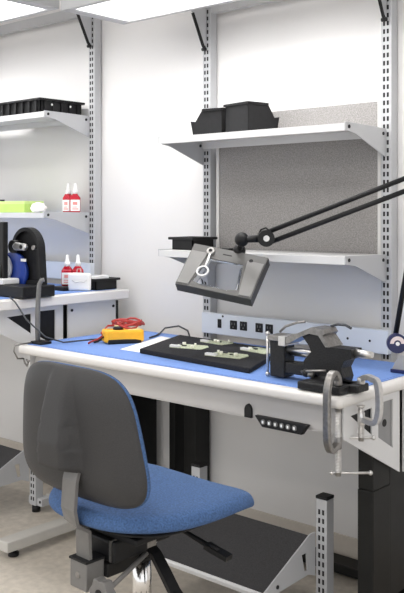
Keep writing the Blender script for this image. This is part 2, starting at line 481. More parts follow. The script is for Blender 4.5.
# ------------------------------------------------------------------ footrests
def footrest(xl, xr, label):
    t = thing('footrest', label, 'footrest', ((xl+xr)/2, -.45, 0), group=None)
    ox, oy, oz = t.location; Mi = Matrix.Translation((-ox, -oy, -oz))
    yf, zf, yb, zb = -.655, .150, -.43, .255
    d = Vector((0, yb-yf, zb-zf)).normalized(); n = Vector((0, -d.z, d.y))
    L = math.hypot(yb-yf, zb-zf)
    b = one(STEEL_L)
    M = Matrix(((1, 0, 0, 0), (0, d.y, n.y, yf), (0, d.z, n.z, zf), (0, 0, 0, 1)))
    b.box((xl+.002, 0, -.014), (xr-.002, L, -.003), STEEL_L, M=M)
    b.box((xl+.002, -.012, -.016), (xr-.002, 0.0, .001), STEEL_L, M=M, bev=.002)
    b.xf(Mi).build('platform', None, t)
    b = one(RUBBER); b.box((xl+.002, .001, -.003), (xr-.002, L, .002), RUBBER, M=M)
    b.xf(Mi).build('mat', None, t, 'dark ribbed rubber surface')
    for x in (xl, xr):
        b = one(STEEL)
        b.plate_with_holes([(yf-.01, zf-.018), (yf-.01, zf+.004), (yb, zb+.006), (-.402, zb+.006), (-.402, zb-.13), (-.44, zb-.115)],
                           [[(-.475, zb-.045), (-.45, zb-.045), (-.445, zb-.10), (-.46, zb-.10)]], 0, x-.002, x+.002, STEEL)
        b.cyl((x-.004, -.60, zf+.003), (x+.005, -.60, zf+.003), .006, SLOT, n=10)
        b.xf(Mi).build('side_bracket', None, t)
        b = one(STEEL)
        x0 = x+.0025 if x == xr else x-.0425
        b.box((x0, -.40, .03), (x0+.04, -.36, .365), STEEL, bev=.002)
        z = .05
        while z < .34:
            for dx in (.009, .0235): b.box((x0+dx, -.4008, z), (x0+dx+.007, -.3996, z+.0155), SLOT)
            z += .0268
        b.box((x0-.018, -.39, .03), (x0+.07, -.345, .06), STEEL)
        b.cyl((x0+.058, -.392, .048), (x0+.058, -.388, .048), .006, SLOT, n=10)
        p = b.xf(Mi).build('post', None, t)
        b = one(BLACK); b.box((x0-.001, -.401, .365), (x0+.041, -.359, .375), BLACK, bev=.002); b.xf(Mi).build('post_cap', None, p, 'black post cap')
        b = one(BLACK); b.cyl((x0+.02, -.38, 0), (x0+.02, -.38, .03), .018, BLACK, n=14); b.xf(Mi).build('post_foot', None, p, 'black foot')
footrest(-2.003, -1.527, 'tilted footrest with dark mat under the front workbench')
footrest(-3.50, -2.962, 'tilted footrest under the left workbench, beside the chair')

# ------------------------------------------------------------------ task chair (local: faces +y, origin on the floor)
ch = thing('task_chair', 'blue fabric task chair with charcoal shell, seen from behind', 'chair', (-1.558, -1.102, 0), math.radians(-2))
def cushion(name, outline, z0, z1, dome, m, parent, mapf=None, ring=(.0, .45, .80, .95, 1.0)):
    """rounded cushion from a closed outline (list of xy)"""
    b = one(m); bm = b.bm
    prof = [(1.0, z0), (1.02, z0+(z1-z0)*.35), (1.0, z0+(z1-z0)*.72), (.95, z1), (.80, z1+dome*.5), (.45, z1+dome*.9)]
    rings = []
    n = len(outline)
    for s_, z in [(.5, z0-.004)]+prof:
        rings.append([bm.verts.new((x*s_, y*s_, z)) for x, y in outline])
    for a, c in zip(rings, rings[1:]):
        for i in range(n): bm.faces.new((a[i], a[(i+1) % n], c[(i+1) % n], c[i]))
    bm.faces.new(rings[0][::-1]); top = bm.verts.new((0, 0, z1+dome))
    for i in range(n): bm.faces.new((rings[-1][i], rings[-1][(i+1) % n], top))
    if mapf:
        for v in bm.verts: v.co = Vector(mapf(*v.co))
    o = b.build(name, None, parent); subsurf(o, 2); return o
def superell(a, bb, e, n=28):
    out = []
    for i in range(n):
        t = 2*PI*i/n; c, s_ = math.cos(t), math.sin(t)
        out.append((a*abs(c)**(2/e)*(1 if c >= 0 else -1), bb*abs(s_)**(2/e)*(1 if s_ >= 0 else -1)))
    return out
def seatmap(x, y, z):
    k = max(0, (y-.08)/.16)
    return (x*(1-.06*max(0, -y/.22)), y, z-.045*k*k+.010*max(0, (-y-.10)/.12)+.012*(x/.24)**2)
cushion('seat', superell(.230, .243, 2.7), .512, .556, .008, CHAIRF, ch, lambda x, y, z: (seatmap(x, y, z)[0]+.008, seatmap(x, y, z)[1]+.004, seatmap(x, y, z)[2]))
b = one(BLACK)
t_ = cushion('seat_pan', superell(.18, .18, 3.0), .492, .506, 0, BLACK, ch, seatmap)
# backrest: shell (rear) and blue pad (front)
def backmap(depth):
    def f(x, y, z):
        # incoming: x across, y up (0 centre), z thickness -> chair space
        yy = y
        X = x*(1-.13*(yy/.16))*.985 
        Z = .742+yy*.97
        curve = .16*x*x*4*.5
        Y = -.240-depth+z+curve*.9-.10*yy-.30*max(0, -yy-.05)*0
        return (X, Y, Z)
    return f
cushion('backrest_pad', superell(.2195, .160, 4.2), .0, .022, .004, CHAIRF, ch, lambda x, y, z: backmap(0)(x, y, z))
def shell():
    b = one(SHELL); bm = b.bm
    NX, NY = 48, 40; a, bb, e = .2185, .160, 4.2
    V = {}
    def pt(i, j, off):
        u = -1+2*i/NX; v = -1+2*j/NY
        # square -> superellipse
        r = max(abs(u), abs(v)); 
        if r < 1e-6: x = y = 0
        else:
            L = (abs(u)**e+abs(v)**e)**(1/e); x, y = u*r/L, v*r/L
        x *= a; y *= bb
        edge = r
        bulge = .026*(1-edge**6)
        ax = abs(x+.005)
        up = (y+bb)/(2*bb)
        hw = .034+.016*(1-up)                       # half width of the spine ridge
        ridge = .046*max(0, 1-max(0, ax-hw)/.014)*(min(1, max(0, (1-up)/.55)))*(1-edge**10)
        if y < -.075:                                # notch over the stem
            ridge *= max(0., 1-(-.075-y)/.012)
        return backmap(0)(x, y, -bulge-ridge-off)
    for off, key in ((0, 'o'),):
        for i in range(NX+1):
            for j in range(NY+1):
                V[i, j] = bm.verts.new(pt(i, j, 0))
    for i in range(NX):
        for j in range(NY): bm.faces.new((V[i, j], V[i+1, j], V[i+1, j+1], V[i, j+1]))
    # closing lip to the front side
    ringidx = [(i, 0) for i in range(NX)]+[(NX, j) for j in range(NY)]+[(i, NY) for i in range(NX, 0, -1)]+[(0, j) for j in range(NY, 0, -1)]
    F = []
    for k in ringidx:
        c = V[k].co.copy(); F.append(bm.verts.new(c+Vector((0, .014, 0))))
    n = len(ringidx)
    for k in range(n): bm.faces.new((V[ringidx[k]], F[k], F[(k+1) % n], V[ringidx[(k+1) % n]]))
    bm.faces.new(F)
    o = b.build('backrest_shell', None, ch, 'charcoal grey plastic back shell')
    for p in o.data.polygons: p.use_smooth = True
    return o
shell()
# stem: flat bar with a jog
b = one(CHGREY)
b.tube([(.026, -.258, .668), (.026, -.266, .64), (.022, -.268, .575), (.017, -.256, .540), (.007, -.214, .512), (.004, -.208, .43), (.004, -.206, .40)], 0, CHGREY, flat=(.048, .009), up=(0, 1, 0))
b.build('back_stem', None, ch, 'flat grey steel stem')
b = one(CHGREY)
b.box((-.028, -.226, .372), (.034, -.172, .440), CHGREY, bev=.003)
b.box((-.029, -.228, .437), (.035, -.170, .442), BLACK)
b.cyl((.002, -.2275, .405), (.002, -.225, .405), .008, DSTEEL, n=12)
b.build('stem_clamp', None, ch)
b = one(BLACK)
b.box((-.12, -.15, .478), (.12, .12, .494), BLACK, bev=.004)
b.box((-.060, -.165, .425), (.060, -.055, .478), BLACK, bev=.006)
b.box((-.05, -.172, .392), (.045, -.070, .425), BLACKM, bev=.004)
b.box((-.02, -.172, .395), (.022, -.050, .43), CHGREY, bev=.003)
b.box((-.045, -.055, .425), (.03, .05, .440), BLACK, bev=.004)
for xx in (-.055, .045): b.box((xx, -.168, .43), (xx+.006, -.02, .480), DSTEEL)
b.build('tilt_mechanism', None, ch)
b = one(CHGREY)
pr = []
for k in range(24):
    a_ = 2*PI*k/24; rr = .033+.004*math.cos(6*a_); pr.append((.085+rr*math.cos(a_), .385+rr*math.sin(a_)))
b.prism(pr, 1, -.232, -.208, CHGREY, bev=.002)
b.cyl((.085, -.21, .385), (.070, -.07, .43), .006, CHGREY, n=10)
b.cyl((.085, -.2335, .385), (.085, -.2315, .385), .012, BLACK, n=14)
b.build('adjustment_knob', None, ch, 'grey lobed knob with black centre')
b = one(CHROME)
b.cyl((-.012, -.01, .245), (-.012, -.01, .385), .024, CHROME, n=28)
b.cyl((-.012, -.01, .385), (-.012, -.01, .435), .012, CHROME, n=20)
b.cyl((-.012, -.01, .378), (-.012, -.01, .388), .026, BLACK, n=28)
b.cyl((-.012, -.01, .10), (-.012, -.01, .245), .028, BLACK, n=24)
b.build('gas_lift', None, ch, 'chrome gas lift column')
b = one(BLACK)
b.tube([(.03, .02, .462), (.09, .04, .458), (.15, .05, .440), (.19, .054, .430)], [.006, .006, .007, .008], BLACK)
b.tube([(.155, .051, .438), (.18, .054, .431), (.222, .058, .422)], 0, BLACK, flat=(.026, .012))
b.build('lever', None, ch, 'black paddle lever under the seat')
b = one(BLACK)
b.tube([(-.02, -.035, .440), (.03, -.035, .436), (.065, -.035, .415), (.10, -.038, .382), (.135, -.040, .346), (.18, -.043, .316), (.24, -.047, .285), (.30, -.05, .27)], 0, BLACK, flat=(.030, .012))
for k, (px, py, pz) in enumerate(((.150, -.052, .336), (.172, -.053, .321), (.200, -.056, .305))):
    b.box((px-.002, py-.004, pz-.007), (px+.002, py-.002, pz+.007), WHITEP)
b.build('lever', None, ch, 'long curved black lever with pale marks')
# five-star base with casters
b = one(BLACK)
b.lathe([(.045, .085), (.045, .125), (.03, .14)], (-.012, -.01, 0), BLACK, 20)
star = b.build('star_base', None, ch, 'black five-arm base')
for k in range(5):
    a_ = math.radians(18+72*k); dx, dy = math.cos(a_), math.sin(a_)
    c = one(BLACK)
    c.tube([(-.012+dx*.03, -.01+dy*.03, .108), (-.012+dx*.15, -.01+dy*.15, .10), (-.012+dx*.29, -.01+dy*.29, .078)], 0, BLACK, flat=(.042, .026))
    arm = c.build('base_arm', None, ch)
    c = one(BLACKM)
    ex, ey = -.012+dx*.285, -.01+dy*.285
    for s_ in (-1, 1):
        c.cyl((ex-dy*.012*s_, ey+dx*.012*s_, .026), (ex-dy*.024*s_, ey+dx*.024*s_, .026), .026, BLACKM, n=18)
    c.cyl((ex, ey, .03), (ex, ey, .075), .007, BLACKM, n=10)
    c.build('caster', None, arm)

# ------------------------------------------------------------------ magnifier lamp
lampt = thing('magnifier_lamp', 'grey rectangular magnifier lamp on black arms over the front workbench', 'lamp', (-1.298, -.21, .7578))
LO = Vector(lampt.location); LM = Matrix.Translation(-LO)
fwd = Vector((-math.sin(math.radians(41.4)), math.cos(math.radians(41.4)), 0)); rgt = Vector((fwd.y, -fwd.x, 0)); up = Vector((0, 0, 1))
HC = Vector((-1.862, -.452, 1.058))
U = (rgt*.246+up*(-.045)+fwd*(-.085)); V = (rgt*(.064)+up*.130+fwd*(.085))
uL, vL = U.length, V.length; u_ = U.normalized(); v_ = V.normalized(); n_ = u_.cross(v_).normalized()
def HM(): 
    M = Matrix.Identity(4)
    for i in range(3): M[i][0] = u_[i]; M[i][1] = v_[i]; M[i][2] = n_[i]; M[i][3] = HC[i]-LO[i]
    return M
Mh = HM()     # local: x along width, y along height, +z towards the viewer side
w2, h2 = uL/2, vL/2
b = one(LAMPD)
lens = [(-.060, .038), (.060, .038), (.080, -.060), (.040, -.070), (-.04, -.070), (-.080, -.060)]
b.plate_with_holes([(-w2, -h2), (w2, -h2), (w2, h2), (-w2, h2)], [[(-w2+.008, -h2+.008), (w2-.008, -h2+.008), (w2-.008, h2-.008), (-w2+.008, h2-.008)]], 2, -.042, -.002, LAMPD)
hd = b.xf(Mh).build('lamp_head', None, lampt, 'dark grey lamp housing')
b = one(LAMPG)
b.plate_with_holes([(-w2+.001, -h2+.001), (w2-.001, -h2+.001), (w2-.001, h2-.001), (-w2+.001, h2-.001)], [lens], 2, -.002, .003, LAMPG)
b.xf(Mh).build('face_plate', None, hd, 'mid-grey face plate')
for sg in (-1, 1):
    b = one(LAMPP)
    b.prism([(sg*(w2-.004), h2-.030), (sg*(w2-.004), -h2+.006), (sg*.088, -h2+.006), (sg*.070, h2-.030)], 2, .003, .0065, LAMPP, bev=.001)
    b.xf(Mh).build('side_cover', None, hd, 'lighter grey side cover')
b = one(GLASS)
# double-convex rectangular lens
bm = b.bm; N = 10
def inl(i, j):
    s_ = i/N; t_ = j/N
    yy = .040-.112*t_; hw = .062+(.082-.062)*t_
    return (-hw+2*hw*s_, yy)
fr, bk = {}, {}
for i in range(N+1):
    for j in range(N+1):
        x_, y_ = inl(i, j); d_ = .004*(1-(2*i/N-1)**2)*(1-(2*j/N-1)**2)
        fr[i, j] = bm.verts.new((x_, y_, -.0045+d_*.6)); bk[i, j] = bm.verts.new((x_, y_, -.007-d_*.6))
for i in range(N):
    for j in range(N):
        bm.faces.new((fr[i, j], fr[i+1, j], fr[i+1, j+1], fr[i, j+1])); bm.faces.new((bk[i, j], bk[i, j+1], bk[i+1, j+1], bk[i+1, j]))
for k in range(N):
    bm.faces.new((fr[k, 0], bk[k, 0], bk[k+1, 0], fr[k+1, 0])); bm.faces.new((fr[k, N], fr[k+1, N], bk[k+1, N], bk[k, N]))
    bm.faces.new((fr[0, k], fr[0, k+1], bk[0, k+1], bk[0, k])); bm.faces.new((fr[N, k], bk[N, k], bk[N, k+1], fr[N, k+1]))
for f in bm.faces: f.smooth = True
b.xf(Mh).build('lens', None, hd, 'clear magnifying glass')
# small second lens on a swivel link
b = one(SATIN)
b.cyl((-.062, .060, .003), (-.062, .060, .016), .013, SATIN, n=18)
b.cyl((-.062, .060, .016), (-.062, .060, .018), .006, BLACK, n=12)
b.tube([(-.060, .058, .012), (-.056, .012, .013), (-.056, -.004, .013)], .0035, WHITEP)
prf = [(.021*math.cos(a_*PI/12), .021*math.sin(a_*PI/12)) for a_ in range(24)]
b.plate_with_holes([(x_-.056, y_-.024) for x_, y_ in prf], [[(x_*.74-.056, y_*.74-.024) for x_, y_ in prf]], 2, .009, .018, STEEL_L)
b.xf(Mh).build('swing_lens', None, hd, 'small round loupe on a silver link')
b = one(GLASS); b.cyl((-.056, -.024, .012), (-.056, -.024, .014), .0155, GLASS, n=24); b.xf(Mh).build('loupe_glass', None, hd)
b = one(BLACK)
b.cyl((.082, .056, .003), (.082, .056, .0065), .007, BLACK, n=14); b.xf(Mh).build('screw', None, hd, 'black screw')
b = one(BLACK); b.box((-.02, .060, .003), (.012, .064, .0035), BLACK); b.xf(Mh).build('marking', None, hd, 'small dark marking')
# joint chain from the head to the arm
b = one(BLACK)
hp = Mh @ Vector((.012, h2-.004, -.020))
J = [hp, hp+Vector((.015, .005, .018)), Vector((-1.795, -.43, 1.163))-LO, Vector((-1.74, -.415, 1.166))-LO]
b.tube(J, [.010, .011, .011, .012], BLACK)
b.ball(J[1], .022, BLACK); b.ball(J[2], .024, BLACK); b.box(hp+Vector((-.045, -.02, -.005)), hp+Vector((-.008, .012, .025)), BLACK, bev=.004)
EA = Vector((-1.715, -.405, 1.168))-LO
b.cyl(EA-fwd*.024, EA+fwd*.024, .027, BLACK, n=20)
b.cyl(EA-fwd*.026, EA-fwd*.022, .010, SATIN, n=14)
b.tube([EA+Vector((-.03, 0, .01)), EA+Vector((-.02, 0, .028)), EA+Vector((.0, 0, .034)), EA+Vector((.02, 0, .022))], .003, BLACK)
b.build('swivel_joint', None, lampt, 'black swivel joint with knobs')
EL = Vector((-1.245, -.20, 1.365))-LO
for k, off in enumerate((.018, -.018)):
    b = one(BLACK)
    b.tube([EA+up*off, EL+up*off*1.1], .0082, BLACK); b.build('upper_arm_rod', None, lampt)
BA = Vector((-1.340, -.20, .868))-LO
b = one(BLACK); b.cyl(EL-fwd*.02, EL+fwd*.02, .024, BLACK, n=20); b.box(EL-Vector((.03, .012, .02)), EL+Vector((.02, .012, .02)), BLACK, bev=.004); b.build('elbow_joint', None, lampt)
for k, off in enumerate((-.017, .017)):
    b = one(BLACK); b.tube([BA+rgt*off, EL+rgt*off*1.1], .0085, BLACK); b.build('lower_arm_rod', None, lampt)
b = one(NAVY)
c0 = BA+Vector((.004, -.035, -.022))
def disc(r0, r1, d0, d1, m, a0=0, a1=2*PI, n=32):
    outer = [(r1*math.cos(a0+(a1-a0)*i/n), r1*math.sin(a0+(a1-a0)*i/n)) for i in range(n+1)]
    inner = [(r0*math.cos(a0+(a1-a0)*i/n), r0*math.sin(a0+(a1-a0)*i/n)) for i in range(n+1)]
    for i in range(n):
        q = [outer[i], outer[i+1], inner[i+1], inner[i]]
        for d in ((d1,),):
            b.poly([c0+rgt*x_+up*y_-fwd*d1 for x_, y_ in q], m)
b.cyl(c0+fwd*.012, c0-fwd*.012, .030, NAVY, n=32)
disc(.011, .023, 0, .0125, PINK, 0, PI)
b.cyl(c0-fwd*.012, c0-fwd*.016, .006, WHITEP, n=14)
b.build('pivot_disc', None, lampt, 'navy pivot disc with pale half ring')
b = one(LAMPP)
b.prism([(-.045, .010), (.035, .010), (.035, .060), (-.020, .060)], 1, -.045, .035, LAMPB, bev=.003)
b.box((-.048, -.048, 0), (.038, .038, .011), NAVY, bev=.002)
b.cyl((0, 0, .06), (c0.x, c0.y+.012, c0.z), .009, BLACK, n=14)
b.build('base', None, lampt, 'grey wedge-shaped lamp base')

# ------------------------------------------------------------------ vise and clamps
vt = thing('bench_vise', 'black bench vise on the right front corner of the blue mat', 'vise', (-1.375, -.545, .7578))
b = one(VISE)      # base and fixed body
b.lathe([(.052, 0), (.052, .012), (.044, .018), (.036, .024), (.034, .034)], (0, 0, 0), VISE, 28)
b.prism([(-.075, .022), (-.03, .030), (-.012, .012), (.052, .012), (.058, .03), (.05, .055), (.062, .078), (.084, .086), (.084, .112), (.012, .112), (.002, .125), (-.018, .142), (-.06, .145), (-.080, .134), (-.058, .110), (-.050, .092), (-.075, .065)], 1, -.028, .028, VISE)
fb = b.build('fixed_body', None, vt)
b = one(DSTEEL)
b.prism([(-.134, .128), (-.112, .137), (-.092, .143), (-.060, .157), (-.044, .164), (-.006, .161), (.001, .150), (-.006, .142), (.018, .113), (.004, .112), (-.020, .1425), (-.052, .1455), (-.078, .135), (-.098, .124), (-.112, .116), (-.134, .106)], 1, -.036, .036, DSTEEL)
b.build('fixed_jaw', None, vt, 'bare grey steel jaw top')
b = one(DSTEEL)
b.cyl((.080, 0, .100), (.135, 0, .100), .0125, SATIN, r2=.0085, n=16)
b.build('anvil_horn', None, vt, 'tapered grey anvil horn')
b = one(VISE)
b.box((-.200, -.026, .004), (-.146, .028, .112), VISE, bev=.004)
b.box((-.147, -.022, .018), (-.04, .022, .052), VISE, bev=.004)
mv = b.build('sliding_jaw', None, vt)
b = one(DSTEEL)
b.box((-.204, -.034, .112), (-.162, .036, .128), DSTEEL, bev=.003)
b.box((-.162, -.036, .100), (-.136, .036, .129), SATIN, bev=.002)
b.build('jaw_plate', None, mv, 'grey steel jaw plate')
b = one(SATIN)
b.cyl((-.147, -.010, .088), (-.03, -.010, .088), .0085, SATIN, n=14)
b.cyl((-.147, .012, .075), (-.03, .012, .075), .0085, SATIN, n=14)
b.build('guide_rod', None, vt, 'pair of bright guide rods')
b = one(SATIN)
b.cyl((-.223, 0, .070), (-.200, 0, .070), .011, SATIN, n=14)
b.cyl((-.218, -.012, .006), (-.218, -.012, .128), .0042, SATIN, n=10)
b.ball((-.218, -.012, .006), .0075, SATIN); b.ball((-.218, -.012, .128), .0075, SATIN)
b.build('handle', None, vt, 'thin steel sliding handle')
b = one(DSTEEL)
b.tube([(-.196, .02, .132), (-.175, .02, .150), (-.13, .017, .166), (-.10, .014, .171)], .0038, DSTEEL)
b.build('jaw_pin', None, vt)
b = one(DSTEEL)
b.cyl((-.030, -.044, .030), (-.052, -.050, .034), .009, DSTEEL, n=12); b.tube([(-.068, -.05, .036), (-.03, -.06, .044), (.02, -.058, .050)], .0035, DSTEEL)
b.ball((-.052, -.05, .034), .012, VISE)
b.build('lock_lever', None, vt, 'small swivel lock lever')
b = one(CABLE); b.tube([(-.02, .03, .163), (.0, .034, .170), (.025, .036, .170), (.045, .036, .162)], .004, CABLE); b.build('strap', None, vt, 'dark curved strap')

def c_clamp(name, label, origin, rz, span, throat, zt, m, hl, thick=.012, screw_drop=.10, hang=None, arc=1.):
    """C-clamp; local +x points into the bench from the spine; jaw seat at x=throat; zt = height of upper pad"""
    t = thing(name, label, 'clamp', origin, rz, 'clamps holding the vise')
    z1 = zt; z0 = zt-span
    b = one(m)
    path = [(throat, 0, z1+.004), (throat-.005, 0, z1+.018*arc+.004), (throat*.6, 0, z1+.032*arc+.003), (throat*.25, 0, z1+.030*arc), (0.0, 0, z1+.008), (-.006, 0, z1-.025),
            (-.006, 0, z0+.025), (0.002, 0, z0-.008*arc), (throat*.3, 0, z0-.020*arc), (throat*.7, 0, z0-.014*arc), (throat, 0, z0-.006)]
    P_ = [Vector(p) for p in path]; sm = []
    for i in range(len(P_)-1):
        q0, q1, q2, q3 = P_[max(i-1, 0)], P_[i], P_[i+1], P_[min(i+2, len(P_)-1)]
        for k in range(4):
            u = k/4
            sm.append(.5*((2*q1)+(q2-q0)*u+(2*q0-5*q1+4*q2-q3)*u*u+(3*q1-q0-3*q2+q3)*u**3))
    sm.append(P_[-1])
    b.tube(sm, 0, m, flat=(thick*1.0, thick*1.35), up=(0, 1, 0))
    b.cyl((throat, 0, z0-.022), (throat, 0, z0+.012), .0105, m, n=14)
    b.cyl((throat, 0, z1-.002), (throat, 0, z1+.014), .011, m, n=14)
    fr_ = b.build('frame', None, t)
    o_md = fr_.modifiers.new('bev', 'BEVEL'); o_md.width = .003; o_md.segments = 2
    b = one(SATIN)
    ztip = hang
    b.cyl((throat, 0, z0-screw_drop), (throat, 0, ztip-.006), .0085, SATIN, n=12)
    k = z0-screw_drop+.01
    while k < ztip-.012:
        b.lathe([(.0085, 0), (.0098, .0015), (.0085, .003)], (throat, 0, k), SATIN, 12); k += .004
    b.lathe([(.004, -.006), (.011, -.004), (.011, 0)], (throat, 0, ztip), m, 14)
    sw = b.build('screw', None, t, 'threaded screw')
    b = one(SATIN)
    hz = z0-screw_drop+.008
    wd = Vector((math.cos(-rz)*.75-math.sin(-rz)*.66, math.sin(-rz)*.75+math.cos(-rz)*.66, 0))
    p0 = Vector((throat, 0, hz))-wd*hl[0]; p1 = Vector((throat, 0, hz))+wd*hl[1]
    b.cyl(p0, p1, .0036, SATIN, n=10)
    b.ball(p0, .0058, SATIN); b.ball(p1, .0065, SATIN)
    b.build('tommy_bar', None, sw, 'sliding bar handle')
    return t
# dark clamp over the front edge, opens towards the wall
c_clamp('c_clamp', 'large dark steel clamp over the front edge of the workbench', (-1.290, -.689, 0), PI/2, .152, .048, .7825, DSTEEL, (.018, .088), .015, .095, hang=.7205)
# silver clamp over the right end
c_clamp('c_clamp', 'smaller silver clamp over the right end of the workbench', (-1.208, -.575, 0), PI, .094, .050, .7825, SATIN, (.045, .035), .0145, .065, hang=.7205, arc=.5)
# vise foot plates under the clamps
b = one(VISE)
b.box((-.04, -.112, .0), (.10, -.02, .022), VISE, bev=.004)
b.box((.02, -.06, .0), (.125, .0, .022), VISE, bev=.004)
b.build('base_lug', None, vt, 'black clamping lugs')

# ------------------------------------------------------------------ foam pad, circuit boards, paper, meter
ft = one(FOAM)
fz = .7578
ft.prism([(-2.186, -.515), (-1.655, -.565), (-1.80, -.205), (-2.32, -.165)], 2, fz, fz+.017, FOAM, bev=.003)
tag(ft.build('foam_pad'), 'black foam pad under four small circuit boards on blue mat', 'pad')
def pcb(x, y, rz, w, h, seed, label):
    rnd = random.Random(seed)
    t = thing('circuit_board', label, 'circuit board', (x, y, fz+.0172), rz, 'circuit boards on the foam pad')
    b = one(PCB); b.prism([(-w/2, -h/2), (w/2, -h/2), (w/2, h*.2), (w*.36, h/2), (-w/2, h/2)], 2, 0, .002, PCB); b.build('board', None, t)
    for k in range(5):
        cx, cy = rnd.uniform(-w*.38, w*.34), rnd.uniform(-h*.36, h*.3); s_ = rnd.uniform(.005, .011)
        b = one(CHIP if k % 2 else TIN)
        if k % 2: b.box((cx-s_, cy-s_*.7, .002), (cx+s_, cy+s_*.7, .006), CHIP, bev=.0008); b.build('chip', None, t)
        else: b.cyl((cx, cy, .002), (cx, cy, .012), s_*.7, TIN, n=14); b.build('capacitor', None, t)
    b = one(WHITEP)
    b.box((-w*.5, -h*.5, .002), (-w*.2, -h*.32, .009), WHITEP); b.build('connector', None, t)
pcb(-2.075, -.37, .25, .125, .085, 1, 'pale circuit board nearest the white paper on the foam pad')
pcb(-2.07, -.225, -.1, .115, .075, 2, 'pale circuit board at the back of the foam pad')
pcb(-1.855, -.425, .15, .135, .085, 3, 'pale circuit board at the front of the foam pad')
pcb(-1.835, -.275, -.15, .12, .085, 4, 'pale circuit board nearest the vise on the foam pad')

b = one(PAPER)
b.prism([(-2.300, -.50), (-2.20, -.50), (-2.225, -.19), (-2.42, -.165)], 2, fz, fz+.0012, PAPER)
tag(b.build('paper_sheet'), 'white paper sheet partly under the black foam pad', 'paper')

mm = thing('multimeter', 'yellow handheld multimeter with red leads on the blue mat', 'multimeter', (-2.42, -.375, fz), math.radians(60)); mm.scale = (.8, .86, 1.2)
b = one(YELLOW)
pr = [(-.095, -.032), (-.085, -.042), (-.03, -.040), (.03, -.044), (.085, -.047), (.095, -.038), (.095, .038), (.085, .047), (.03, .044), (-.03, .040), (-.085, .042), (-.095, .032)]
b.prism(pr, 2, .004, .042, YELLOW, bev=.007)
for yy in (-.046, .032): b.box((-.08, yy, .0), (.08, yy+.014, .014), BLACK, bev=.003)
b.build('case', None, mm, 'yellow plastic case')
b = one(CREAM); b.box((.02, -.033, .0415), (.082, .033, .044), CREAM, bev=.001); b.build('display', None, mm, 'pale cream display')
b = one(BLACK); b.lathe([(.024, .042), (.024, .047), (.018, .052)], (-.022, 0, 0), BLACK, 20); b.box((-.04, -.004, .05), (-.006, .004, .055), CREAM); b.build('dial', None, mm, 'black dial')
b = one(REDL)
pts = []
for k in range(64):
    a_ = 2*PI*k/16; rr = .052+.012*math.sin(k*.7)
    pts.append((.035+rr*1.25*math.cos(a_), .030+rr*math.sin(a_)*.9, .050+.004*(k/16)+.008*math.sin(k*.9)))
pts = [(-.085, .0, .020), (-.10, .02, .03), (-.06, .05, .05)]+pts
b.tube(pts, .0032, REDL, n=8); b.build('test_lead', None, mm, 'coiled red test lead')
b = one(BLACK)
b.tube([(-.094, -.015, .022), (-.125, -.03, .010), (-.14, -.01, .006), (-.12, .035, .006), (-.06, .07, .005), (.0, .085, .005)], .0030, BLACK, n=8)
b.build('test_lead', None, mm, 'black test lead')
b = one(REDL); b.tube([(-.094, .012, .022), (-.12, .02, .010), (-.155, .0, .006), (-.17, -.03, .006)], .0035, REDL, n=8); b.build('probe', None, mm, 'red probe')

b = one(CABLE)
b.tube([(-2.415, -.235, fz+.0035), (-2.44, -.17, fz+.004), (-2.47, -.12, fz+.004), (-2.49, -.07, .776), (-2.445, -.035, .785), (-2.40, -.03, .77), (-2.385, -.03, .74)], .0035, CABLE, n=8)
tag(b.build('cable'), 'dark cable running from the multimeter to the wall', 'cable')

# ------------------------------------------------------------------ things on the right bench's shelves
def open_bin(label, loc, rz, w, d, h, group):
    """black stacking bin with a low scooped front (front = -y)"""
    t = thing('storage_bin', label, 'bin', loc, rz, group)
    b = one(BLACK); th = .003
    side = [(-d/2, 0), (d/2, 0), (d/2, h), (-d*.18, h), (-d*.42, h*.55), (-d/2-.012, h*.58)]
    for sx in (-w/2, w/2-th): b.prism(side, 0, sx, sx+th, BLACK)
    b.box((-w/2, -d/2, 0), (w/2, d/2, th), BLACK)
    b.box((-w/2, d/2-th, 0), (w/2, d/2, h), BLACK)
    b.box((-w/2, -d/2, 0), (w/2, -d/2+th, h*.55), BLACK)
    b.build('shell', None, t)
    b = one(BLACK)
    b.box((-w/2-.005, -d*.18, h-.006), (-w/2+.004, d/2+.004, h+.002), BLACK); b.box((w/2-.004, -d*.18, h-.006), (w/2+.005, d/2+.004, h+.002), BLACK)
    b.box((-w/2-.005, d/2-.004, h-.006), (w/2+.005, d/2+.006, h+.002), BLACK)
    b.build('rim', None, t)
    return t
sz = 1.5352
bt = open_bin('black open bin at the left of the upper bench shelf', (-2.125, -.175, sz), math.radians(-80), .12, .125, .098, 'bins on the upper bench shelf')
b = one(BAG); b.prism([(-.05, -.05), (.05, -.055), (.045, .04), (-.04, .045)], 2, .05, .066, BAG, bev=.006)
b.build('clear_bag', None, bt, 'clear bag inside')
open_bin('black bin beside the tackboard end on the upper bench shelf', (-1.965, -.165, sz), math.radians(168), .130, .135, .108, 'bins on the upper bench shelf')

